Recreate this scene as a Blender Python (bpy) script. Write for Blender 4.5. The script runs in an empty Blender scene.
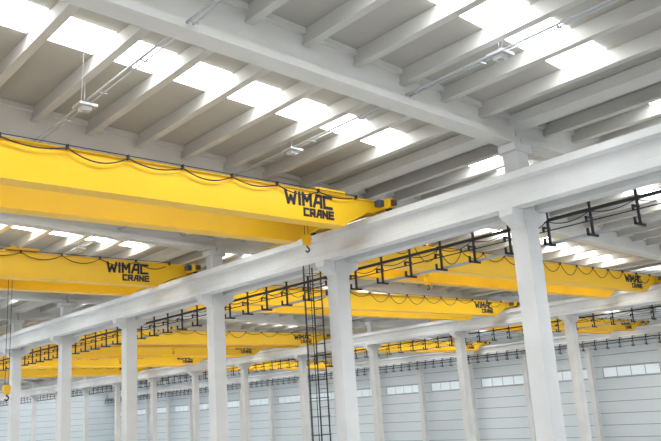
import bpy, math, random
from mathutils import Matrix, Vector
random.seed(3)
scene = bpy.context.scene
scene.view_settings.view_transform='Standard'
HC = 5.6
# ------------------------------------------------ materials
def mat(name, col, rough=0.6, metal=0.0, var=0.06, scale=1.5, emit=0.0, bump=0.0):
    m = bpy.data.materials.new(name); m.use_nodes = True
    nt = m.node_tree; b = nt.nodes['Principled BSDF']
    b.inputs['Roughness'].default_value = rough
    b.inputs['Metallic'].default_value = metal
    geo = nt.nodes.new('ShaderNodeNewGeometry')
    nz = nt.nodes.new('ShaderNodeTexNoise'); nz.inputs['Scale'].default_value = scale
    nz.inputs['Detail'].default_value = 5
    nt.links.new(geo.outputs['Position'], nz.inputs['Vector'])
    r = nt.nodes.new('ShaderNodeValToRGB')
    r.color_ramp.elements[0].position = 0.3; r.color_ramp.elements[1].position = 0.7
    r.color_ramp.elements[0].color = [max(0, c*(1-var)) for c in col]+[1]
    r.color_ramp.elements[1].color = [min(1, c*(1+var)) for c in col]+[1]
    nt.links.new(nz.outputs['Fac'], r.inputs['Fac'])
    nt.links.new(r.outputs['Color'], b.inputs['Base Color'])
    if bump:
        bp = nt.nodes.new('ShaderNodeBump'); bp.inputs['Strength'].default_value = bump
        nt.links.new(nz.outputs['Fac'], bp.inputs['Height']); nt.links.new(bp.outputs['Normal'], b.inputs['Normal'])
    if emit:
        nt.links.new(r.outputs['Color'], b.inputs['Emission Color'])
        b.inputs['Emission Strength'].default_value = emit
    return m
M_CONC = mat('painted_concrete', (0.64,0.64,0.64), 0.7, var=0.06, scale=0.9, bump=0.05)
M_BEAM = mat('precast_beam', (0.68,0.68,0.68), 0.7, var=0.06, scale=0.7)
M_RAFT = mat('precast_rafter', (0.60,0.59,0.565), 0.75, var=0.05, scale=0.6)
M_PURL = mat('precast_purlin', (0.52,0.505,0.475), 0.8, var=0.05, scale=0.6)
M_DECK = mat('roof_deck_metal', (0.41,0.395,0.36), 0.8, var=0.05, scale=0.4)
M_SKY = mat('skylight_polycarbonate', (0.93,0.97,1.0), 0.4, var=0.02, emit=13.0)
M_YEL = mat('crane_yellow_paint', (0.84,0.49,0.009), 0.42, var=0.03, scale=0.5)
M_BLK = mat('black_rubber', (0.015,0.015,0.018), 0.6)
M_INK = mat('black_lettering', (0.012,0.012,0.03), 0.6)
M_STL = mat('galvanised_steel', (0.45,0.46,0.48), 0.45, metal=0.5)
M_BLU = mat('motor_grey_blue', (0.07,0.08,0.10), 0.5)
M_RED = mat('buffer_dark', (0.10,0.04,0.03), 0.5)
M_FLR = mat('floor_concrete', (0.50,0.50,0.49), 0.5, var=0.1, scale=0.3)
M_WALL = mat('sandwich_panel', (0.66,0.71,0.74), 0.55, var=0.03, scale=0.2)
M_SEAM = mat('panel_seam', (0.25,0.29,0.32), 0.7)
M_WIN = mat('window_glazing', (0.78,0.86,0.92), 0.3, var=0.02, emit=0.15)

# ------------------------------------------------ mesh builder
class MB:
    def __init__(s): s.v=[]; s.f=[]; s.mi=[]; s.mats=[]
    def m(s, mt):
        if mt not in s.mats: s.mats.append(mt)
        return s.mats.index(mt)
    def box(s, x0,x1,y0,y1,z0,z1, mt):
        s.hexa([(x0,y0,z0),(x1,y0,z0),(x1,y1,z0),(x0,y1,z0),(x0,y0,z1),(x1,y0,z1),(x1,y1,z1),(x0,y1,z1)],mt)
    def hexa(s, pts, mt):
        i=len(s.v); s.v += pts
        for q in ((0,3,2,1),(4,5,6,7),(0,1,5,4),(1,2,6,5),(2,3,7,6),(3,0,4,7)):
            s.f.append(tuple(i+k for k in q)); s.mi.append(s.m(mt))
    def prism_xz(s, prof, y0, y1, mt):
        i=len(s.v); n=len(prof)
        s.v += [(x,y0,z) for x,z in prof]+[(x,y1,z) for x,z in prof]
        s.f.append(tuple(range(i,i+n))); s.mi.append(s.m(mt))
        s.f.append(tuple(range(i+2*n-1,i+n-1,-1))); s.mi.append(s.m(mt))
        for k in range(n):
            k2=(k+1)%n
            s.f.append((i+k2,i+k,i+n+k,i+n+k2)); s.mi.append(s.m(mt))
    def tube(s, p0, p1, r, mt, n=10):
        p0=Vector(p0);p1=Vector(p1);d=(p1-p0).normalized()
        a=d.orthogonal().normalized(); b=d.cross(a); i=len(s.v)
        for p in (p0,p1):
            for k in range(n):
                t=2*math.pi*k/n; s.v.append(tuple(p+a*r*math.cos(t)+b*r*math.sin(t)))
        for k in range(n):
            k2=(k+1)%n; s.f.append((i+k,i+k2,i+n+k2,i+n+k)); s.mi.append(s.m(mt))
        s.f.append(tuple(i+n-1-k for k in range(n))); s.mi.append(s.m(mt))
        s.f.append(tuple(i+n+k for k in range(n))); s.mi.append(s.m(mt))
    def mesh(s, name):
        me=bpy.data.meshes.new(name); me.from_pydata(s.v,[],s.f)
        for mt in s.mats: me.materials.append(mt)
        for p,k in zip(me.polygons,s.mi): p.material_index=k
        me.update(); return me
    def obj(s, name, parent=None, loc=(0,0,0)):
        o=bpy.data.objects.new(name, s.mesh(name)); scene.collection.objects.link(o)
        o.location=loc
        if parent: o.parent=parent
        return o
def inst(name, me, loc, parent=None):
    o=bpy.data.objects.new(name, me); scene.collection.objects.link(o); o.location=loc
    if parent: o.parent=parent
    return o
def cable(name, pts, r, mt, parent=None, loc=(0,0,0)):
    cu=bpy.data.curves.new(name,'CURVE'); cu.dimensions='3D'; cu.bevel_depth=r; cu.bevel_resolution=1
    sp=cu.splines.new('POLY'); sp.points.add(len(pts)-1)
    for q,p in zip(sp.points,pts): q.co=(*p,1)
    cu.materials.append(mt)
    o=bpy.data.objects.new(name,cu); scene.collection.objects.link(o); o.location=loc
    if parent: o.parent=parent
    return o

# ------------------------------------------------ dimensions
W=27.5; XA=17.9
ROWS=[XA-W, XA, XA+W, XA+2*W]
Y0,Y1=-11.4,152.4
PY=7.8
YC=[12.0+PY*k for k in range(-3,19)]
ZB0,ZB1=HC+4.98,HC+5.93          # runway beam
ZV=HC+7.69; SL=0.065             # roof underside at valley
def roofz(x):
    t=(x-ROWS[0])%W
    return ZV+SL*min(t,W-t)
RD=0.80

b=MB(); b.box(ROWS[0]-1.2,ROWS[3]+1.2,Y0-3,Y1+1,-0.2,0,M_FLR); b.obj('floor')
def panel_wall(name, along, fixed, a0, a1):
    b=MB()
    def bx(u0,u1,d0,d1,z0,z1,mt):
        if along=='y': b.box(fixed+d0,fixed+d1,u0,u1,z0,z1,mt)
        else: b.box(u0,u1,fixed+d0,fixed+d1,z0,z1,mt)
    bx(a0,a1,0.05,0.25,0,HC+8.8,M_SEAM)
    z=0
    while z<HC+8.7:
        bx(a0,a1,0,0.06,z+0.03,min(z+1.12,HC+8.8),M_WALL); z+=1.15
    return b.obj(name)
XW=ROWS[3]+0.95
panel_wall('wall_right','y',XW,Y0,Y1)
panel_wall('wall_back','x',Y1,ROWS[0]-0.5,XW+0.2)
n=0
for k in range(len(YC)-1):
    y=YC[k]
    b=MB()
    b.box(XW-0.05,XW+0.03,y+0.8,y+PY-0.8,6.95,8.0,M_STL)
    for j in range(4):
        ya=y+0.9+j*(PY-1.8)/4
        b.box(XW-0.08,XW-0.03,ya+0.05,ya+(PY-1.8)/4-0.05,7.03,7.92,M_WIN)
    n+=1; b.obj('window_%d'%n)

b=MB()
for r in range(3):
    xa=ROWS[r]; xm=xa+W/2; xb=xa+W
    for (p,q) in ((xa,xm),(xm,xb)):
        zp,zq=roofz(p+1e-6),roofz(q-1e-6)
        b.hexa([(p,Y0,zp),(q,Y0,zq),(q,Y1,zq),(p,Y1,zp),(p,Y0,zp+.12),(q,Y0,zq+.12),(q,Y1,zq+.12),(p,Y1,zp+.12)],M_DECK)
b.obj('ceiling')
NP=18; PS=W/NP
b=MB()
for r in range(3):
    for i in range(1,NP):
        x=ROWS[r]+i*PS; z=roofz(x)
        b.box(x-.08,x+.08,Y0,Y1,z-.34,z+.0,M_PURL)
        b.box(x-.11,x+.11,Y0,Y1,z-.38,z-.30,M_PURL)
b.obj('roof_purlins')
b=MB()
for r in range(3):
    for i in range(0,NP):
        x0=ROWS[r]+i*PS+.13; x1=x0+PS-.26
        if i in (0,NP-1): continue
        for k,y in enumerate(YC[:-1]):
            yc=y+PY/2
            if k==2: yc=8.65
            elif k==3: yc=15.2
            elif k>3: yc-=.3
            if yc>Y1-2: continue
            z0,z1=roofz(x0)-.03,roofz(x1)-.03
            h=.60
            b.hexa([(x0,yc-h,z0),(x1,yc-h,z1),(x1,yc+h,z1),(x0,yc+h,z0),(x0,yc-h,z0+.02),(x1,yc-h,z1+.02),(x1,yc+h,z1+.02),(x0,yc+h,z0+.02)],M_SKY)
b.obj('roof_skylights')
def strip(b, w, ztop, zbot, x0,x1,mt, kt=0, kb=0):
    xm=(x0+x1)/2
    zt=[roofz(x0+1e-6),roofz(xm),roofz(x1-1e-6)]
    b.prism_xz([(x0,zt[0]-zbot),(xm,zt[1]-zbot-kb),(x1,zt[2]-zbot),(x1,zt[2]-ztop),(xm,zt[1]-ztop-kt),(x0,zt[0]-ztop)],-w/2,w/2,mt)
DM=.40
for r in range(3):
    b=MB(); x0=ROWS[r]+.02; x1=ROWS[r+1]-.02
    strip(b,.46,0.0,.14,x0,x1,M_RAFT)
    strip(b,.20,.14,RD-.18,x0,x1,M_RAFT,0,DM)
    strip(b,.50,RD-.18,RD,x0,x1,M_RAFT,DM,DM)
    me=b.mesh('roof_rafter')
    for y in YC: 
        if y<Y1: inst('roof_rafter',me,(0,y,0))
for r in range(1,3):
    b=MB(); x=ROWS[r]
    b.box(x-.35,x+.35,Y0,Y1,ZV-.30,ZV-.22,M_RAFT); b.box(x-.35,x-.27,Y0,Y1,ZV-.22,ZV,M_RAFT); b.box(x+.27,x+.35,Y0,Y1,ZV-.22,ZV,M_RAFT)
    b.obj('valley_gutter_beam')
def column_mesh(left=True,right=True):
    b=MB()
    b.box(-.28,.28,-.26,.26,0,ZB0,M_CONC)
    b.box(-.25,.25,-.24,.24,ZB0,ZV-RD,M_CONC)
    for s,on in ((-1,left),(1,right)):
        if not on: continue
        pr=[(.28*s,ZB0-.50),(.80*s,ZB0-.20),(.80*s,ZB0-.002),(.28*s,ZB0-.002)]
        if s<0: pr=pr[::-1]
        b.prism_xz(pr,-.22,.22,M_CONC)
    b.box(-.40,.40,-.28,.28,ZV-RD-.22,ZV-RD-.002,M_CONC)
    b.box(-.36,.36,-.36,.36,0,.25,M_CONC)
    return b.mesh('concrete_column')
cm={0:column_mesh(False,True),1:column_mesh(),2:column_mesh(),3:column_mesh(True,False)}
YB=[27.9+9.3*k for k in range(-4,14)]
for r in range(4):
    for y in (YB if r==2 else YC):
        if Y0<y<Y1-0.5: inst('concrete_column',cm[r],(ROWS[r],y,0))
def runway(xc):
    b=MB()
    prof=[(-.22,ZB0),(.22,ZB0),(.22,ZB0+.20),(.06,ZB0+.26),(.06,ZB1-.26),(.27,ZB1-.20),(.27,ZB1),(-.27,ZB1),(-.27,ZB1-.20),(-.06,ZB1-.26),(-.06,ZB0+.26),(-.22,ZB0+.20)]
    b.prism_xz([(xc+x,z) for x,z in prof],Y0,Y1,M_BEAM)
    b.box(xc-.04,xc+.04,Y0,Y1,ZB1,ZB1+.09,M_STL)
    b.obj('crane_runway_beam')
for r in range(4):
    if r>0: runway(ROWS[r]-.52)
    if r<3: runway(ROWS[r]+.52)
def conductor(xc,s):
    b=MB(); x=xc
    zt=ZB0-.18
    b.box(x-.035,x+.035,Y0,Y1,zt,zt+.085,M_BLK)
    b.box(x+.10,x+.12,Y0,Y1,zt-.25,zt-.22,M_BLK)
    y=Y0+.4; t=.03; kk=0
    while y<Y1:
        xi=xc-s*.36
        b.box(min(xi,x),max(xi,x), y-t,y+t,ZB0+.06,ZB0+.11,M_BLK)
        b.box(x-t,x+t,y-t,y+t,zt-.70,ZB0+.11,M_BLK)
        b.box(x-.28,x+.06,y-t,y+t,zt-.22,zt-.17,M_BLK)
        b.box(x-.28,x-.23,y-t,y+t,zt-.34,zt-.17,M_BLK)
        b.box(x-.28,x+.24,y-t,y+t,zt-.70,zt-.645,M_BLK)
        b.box(x-.28,x-.23,y-t,y+t,zt-.70,zt-.50,M_BLK)
        b.box(x+.19,x+.24,y-t,y+t,zt-.70,zt-.55,M_BLK)
        if y<60 and y+1.35<Y1:    # slack supply cable between brackets
            d=.12+.10*((kk*7)%5)/5
            P=[(x-.05,y+1.35*q/6,zt-4*d*(q/6)*(1-q/6)) for q in range(7)]
            for p,q in zip(P,P[1:]): b.tube(p,q,.014,M_BLK,5)
        y+=1.35; kk+=1
    for k in range(3):
        b.box(x+.04+.07*k,x+.07+.07*k,Y0,Y1,zt-.64,zt-.58,M_STL)
    b.obj('conductor_rail')
for r in (0,1,2): conductor(ROWS[r]+1.10,1)
conductor(ROWS[3]-1.10,-1)
# ------------------------------------------------ lettering (blocky strokes)
def letters(word, cw, ch, gap, st):
    G={'W':[[(0,1),(.22,0),(.5,.62),(.78,0),(1,1)]],'I':[[(.5,0),(.5,1)]],'M':[[(0,0),(.0,1),(.5,.4),(1,1),(1,0)]],
       'A':[[(0,0),(.45,1),(1,1),(1,0)],[(.28,.38),(1,.38)]],'C':[[(1,1),(0,1),(0,0),(1,0)]],
       'R':[[(0,0),(0,1),(1,1),(1,.45),(0,.45)],[(.5,.45),(1,0)]],'N':[[(0,0),(0,1),(1,0),(1,1)]],
       'E':[[(1,1),(0,1),(0,0),(1,0)],[(0,.5),(.9,.5)]]}
    b=MB(); x=0
    for c in word:
        w=cw*(.12 if c=='I' else 1.3 if c=='W' else 1)
        for pl in G[c]:
            P=[(x+p*w,q*ch) for p,q in pl]
            for (ax,az),(bx,bz) in zip(P,P[1:]):
                d=Vector((bx-ax,bz-az)); d.normalize(); nrm=Vector((-d.y,d.x))*st/2; e=d*st/2
                q=[(ax-e.x-nrm.x,az-e.y-nrm.y),(bx+e.x-nrm.x,bz+e.y-nrm.y),(bx+e.x+nrm.x,bz+e.y+nrm.y),(ax-e.x+nrm.x,az-e.y+nrm.y)]
                b.prism_xz(q,-.012,.006,M_INK)
        x+=w+gap
    me=b.mesh('lettering'); return me,x-gap
T1,w1=letters('WIMAC',.285,.34,.125,.092); T2,w2=letters('CRANE',.155,.20,.09,.066)
GT=HC+6.42; GB=HC+5.5
def crane(r, y, loop=.12, hoistx=None, gap=2.4, hookz=None):
    x0=ROWS[r]+.52; x1=ROWS[r+1]-.52
    e=bpy.data.objects.new('overhead_crane',None); scene.collection.objects.link(e); e.location=(x0,y,0)
    L=x1-x0
    for nm,dy in (('girder_near',0),('girder_far',gap)):
        b=MB()
        zn=ZB1+.12
        b.prism_xz([(-.1,zn),(.45,zn),(1.5,GB),(L-1.5,GB),(L-.45,zn),(L+.1,zn),(L+.1,GT),(-.1,GT)],dy-.2,dy+.2,M_YEL)
        b.box(-.1,L+.1,dy-.26,dy+.26,GT,GT+.03,M_YEL)
        b.box(1.5,L-1.5,dy-.26,dy+.26,GB-.03,GB,M_YEL)
        b.box(.3,L-.3,dy-.03,dy+.03,GT+.03,GT+.08,M_STL)
        b.obj(nm,e)
    for nm,xx in (('end_truck_left',0),('end_truck_right',L)):
        b=MB()
        b.box(xx-.13,xx+.13,-.9,gap+.9,ZB1+.16,ZB1+.46,M_YEL)
        for yy in (-.7,gap+.7):
            b.tube((xx-.06,yy,ZB1+.24),(xx+.06,yy,ZB1+.24),.15,M_BLK,16)
        for yy in (-1.02,gap+.9): b.box(xx-.08,xx+.08,yy,yy+.12,ZB1+.22,ZB1+.40,M_RED)
        sg=1 if xx==0 else -1
        b.box(xx+.14*sg if sg>0 else xx-.36, xx+.36 if sg>0 else xx-.14,-.66,-.44,ZB1+.24,ZB1+.44,M_BLU)
        b.obj(nm,e)
    b=MB()
    b.box(L-.1,L+.0,-.50,-.21,GT-.3,GT-.05,M_BLK); b.box(L+.12,L+.35,-.4,.1,GT-.15,GT+.05,M_STL)
    b.obj('limit_switch_box',e)
    inst('label_top',T1,(L-2.0-w1,-.205,GT-.45),e)
    inst('label_bottom',T2,(L-1.95-w2,-.205,GT-.77),e)
    pts=[]; n=int(L/1.6)
    for i in range(n):
        l=(L-1.5)/n; d=loop*(.5+1.0*random.random())
        for k in range(8):
            t=k/8; pts.append((.5+(i+t)*l,-.30,GT+.0-4*d*t*(1-t)))
    cable('festoon_cable',pts,.018,M_BLK,e)
    b=MB(); b.tube((.5,-.30,GT+.07),(L-1,-.30,GT+.07),.012,M_BLK,6)
    for i in range(n+1):
        xx=.5+i*(L-1.5)/n; b.box(xx-.02,xx+.02,-.33,-.22,GT-.03,GT+.09,M_BLK)
    b.obj('festoon_rail',e)
    hx=hoistx-x0 if hoistx is not None else L*.45
    hz=hookz if hookz is not None else GB-.1
    b=MB()
    b.box(hx-.6,hx+.6,.1-.2,gap+.2,GT+.12,GT+.22,M_YEL)
    b.tube((hx,.9,GT+.38),(hx,gap-.5,GT+.38),.14,M_YEL,18)
    b.box(hx-.2,hx+.2,1.0,1.3,GT+.22,GT+.5,M_BLU)
    b.obj('hoist_trolley',e)
    b=MB(); yy=gap/2
    for dx in (-.07,.07): b.tube((hx+dx,yy,hz),(hx+dx,yy,GT+.4),.010,M_BLK,6)
    b.box(hx-.10,hx+.10,yy-.1,yy+.1,hz-.28,hz+.06,M_YEL)
    b.tube((hx-.13,yy,hz-.08),(hx+.13,yy,hz-.08),.10,M_YEL,16)
    b.obj('hook_block',e)
    pts=[(hx,yy,hz-.26)]+[(hx+.08*math.sin(a),yy,hz-.42+.08*math.cos(a)) for a in [math.radians(q) for q in range(0,250,20)]]
    cable('hook',pts,.025,M_BLK,e)
    return e
crane(0,17.3,.16,hoistx=15.5)
crane(0,29.0,.18,hoistx=10.3,hookz=HC+1.6)
crane(1,21.6,.46,hoistx=26)
crane(1,32.3,.36,hoistx=30)
crane(1,51.6,.3)
crane(1,60.5,.3); crane(1,71,.3); crane(1,84,.3)
crane(2,37,.3); crane(2,56,.3); crane(2,80,.3)

for x in (.416*17.2,.780*17.2):
    b=MB(); z=HC+.43*17.2-.0
    b.tube((x,Y0,z),(x,Y1-.1,z),.030,M_STL,8)
    b.tube((x+.14,Y0,z),(x+.14,Y1-.1,z),.022,M_STL,6)
    for k in range(-2,18):
        y=16.5+7.4*k
        b.box(x-.16,x+.28,y-.22,y+.22,z-.09,z-.03,M_STL)
        b.box(x-.06,x+.18,y-.12,y+.12,z-.17,z-.09,M_CONC)
        b.tube((x+.06,y,z-.20),(x+.06,y,z-.17),.07,M_STL,14)
        b.tube((x+.05,y,z),(x+.05,y,roofz(x)-.005),.008,M_STL,5)
        b.tube((x-.1,y-.15,z),(x-.25,y-.6,roofz(x-.25)-.02),.008,M_STL,5)
    for k in range(80):
        y=Y0+1+2*k
        b.box(x-.05,x+.19,y-.02,y+.02,z-.05,z-.03,M_STL)
    b.obj('sprinkler_pipe')

b=MB(); lx=XA-.50; ly=YC[4]+.56
ZL=ZB0-.08
for s in (-.22,.22): b.box(lx-.015,lx+.015,ly+s-.02,ly+s+.02,0,ZL,M_BLK)
z=.3
while z<ZL: b.box(lx-.01,lx+.01,ly-.22,ly+.22,z-.01,z+.01,M_BLK); z+=.3
z=2.4
while z<ZL:
    P=[(lx-.55*math.sin(a),ly-.30*math.cos(a),z) for a in [math.pi*k/10 for k in range(11)]]
    for p,q in zip(P,P[1:]): b.tube(p,q,.010,M_BLK,5)
    z+=.6
for k in (3,5,7):
    a=math.pi*k/10; b.box(lx-.55*math.sin(a)-.01,lx-.55*math.sin(a)+.01,ly-.30*math.cos(a)-.01,ly-.30*math.cos(a)+.01,2.4,ZL,M_BLK)
for z in (1,4,7,10): b.box(lx,XA-.282,ly-.34,ly-.30,z,z+.04,M_BLK); b.box(lx-.01,lx+.02,ly-.34,ly-.2,z,z+.04,M_BLK)
b.obj('caged_ladder')

# ------------------------------------------------ world, camera
w=bpy.data.worlds.new('World'); scene.world=w; w.use_nodes=True
w.node_tree.nodes['Background'].inputs[0].default_value=(.90,.95,1,1)
w.node_tree.nodes['Background'].inputs[1].default_value=1.3

f=774.0
vr=Vector((900,-130,-f)).normalized(); vl=Vector((-700,-235,-f)).normalized()
vz=vr.cross(vl).normalized(); vl=vz.cross(vr)
R=Matrix((vr,vl,vz))
cam=bpy.data.cameras.new('camera'); co=bpy.data.objects.new('camera',cam); scene.collection.objects.link(co)
cam.sensor_width=36; cam.sensor_fit='HORIZONTAL'; cam.lens=f/661*36; cam.clip_end=500
co.matrix_world=Matrix.Translation((0,0,HC))@R.to_4x4()
scene.camera=co
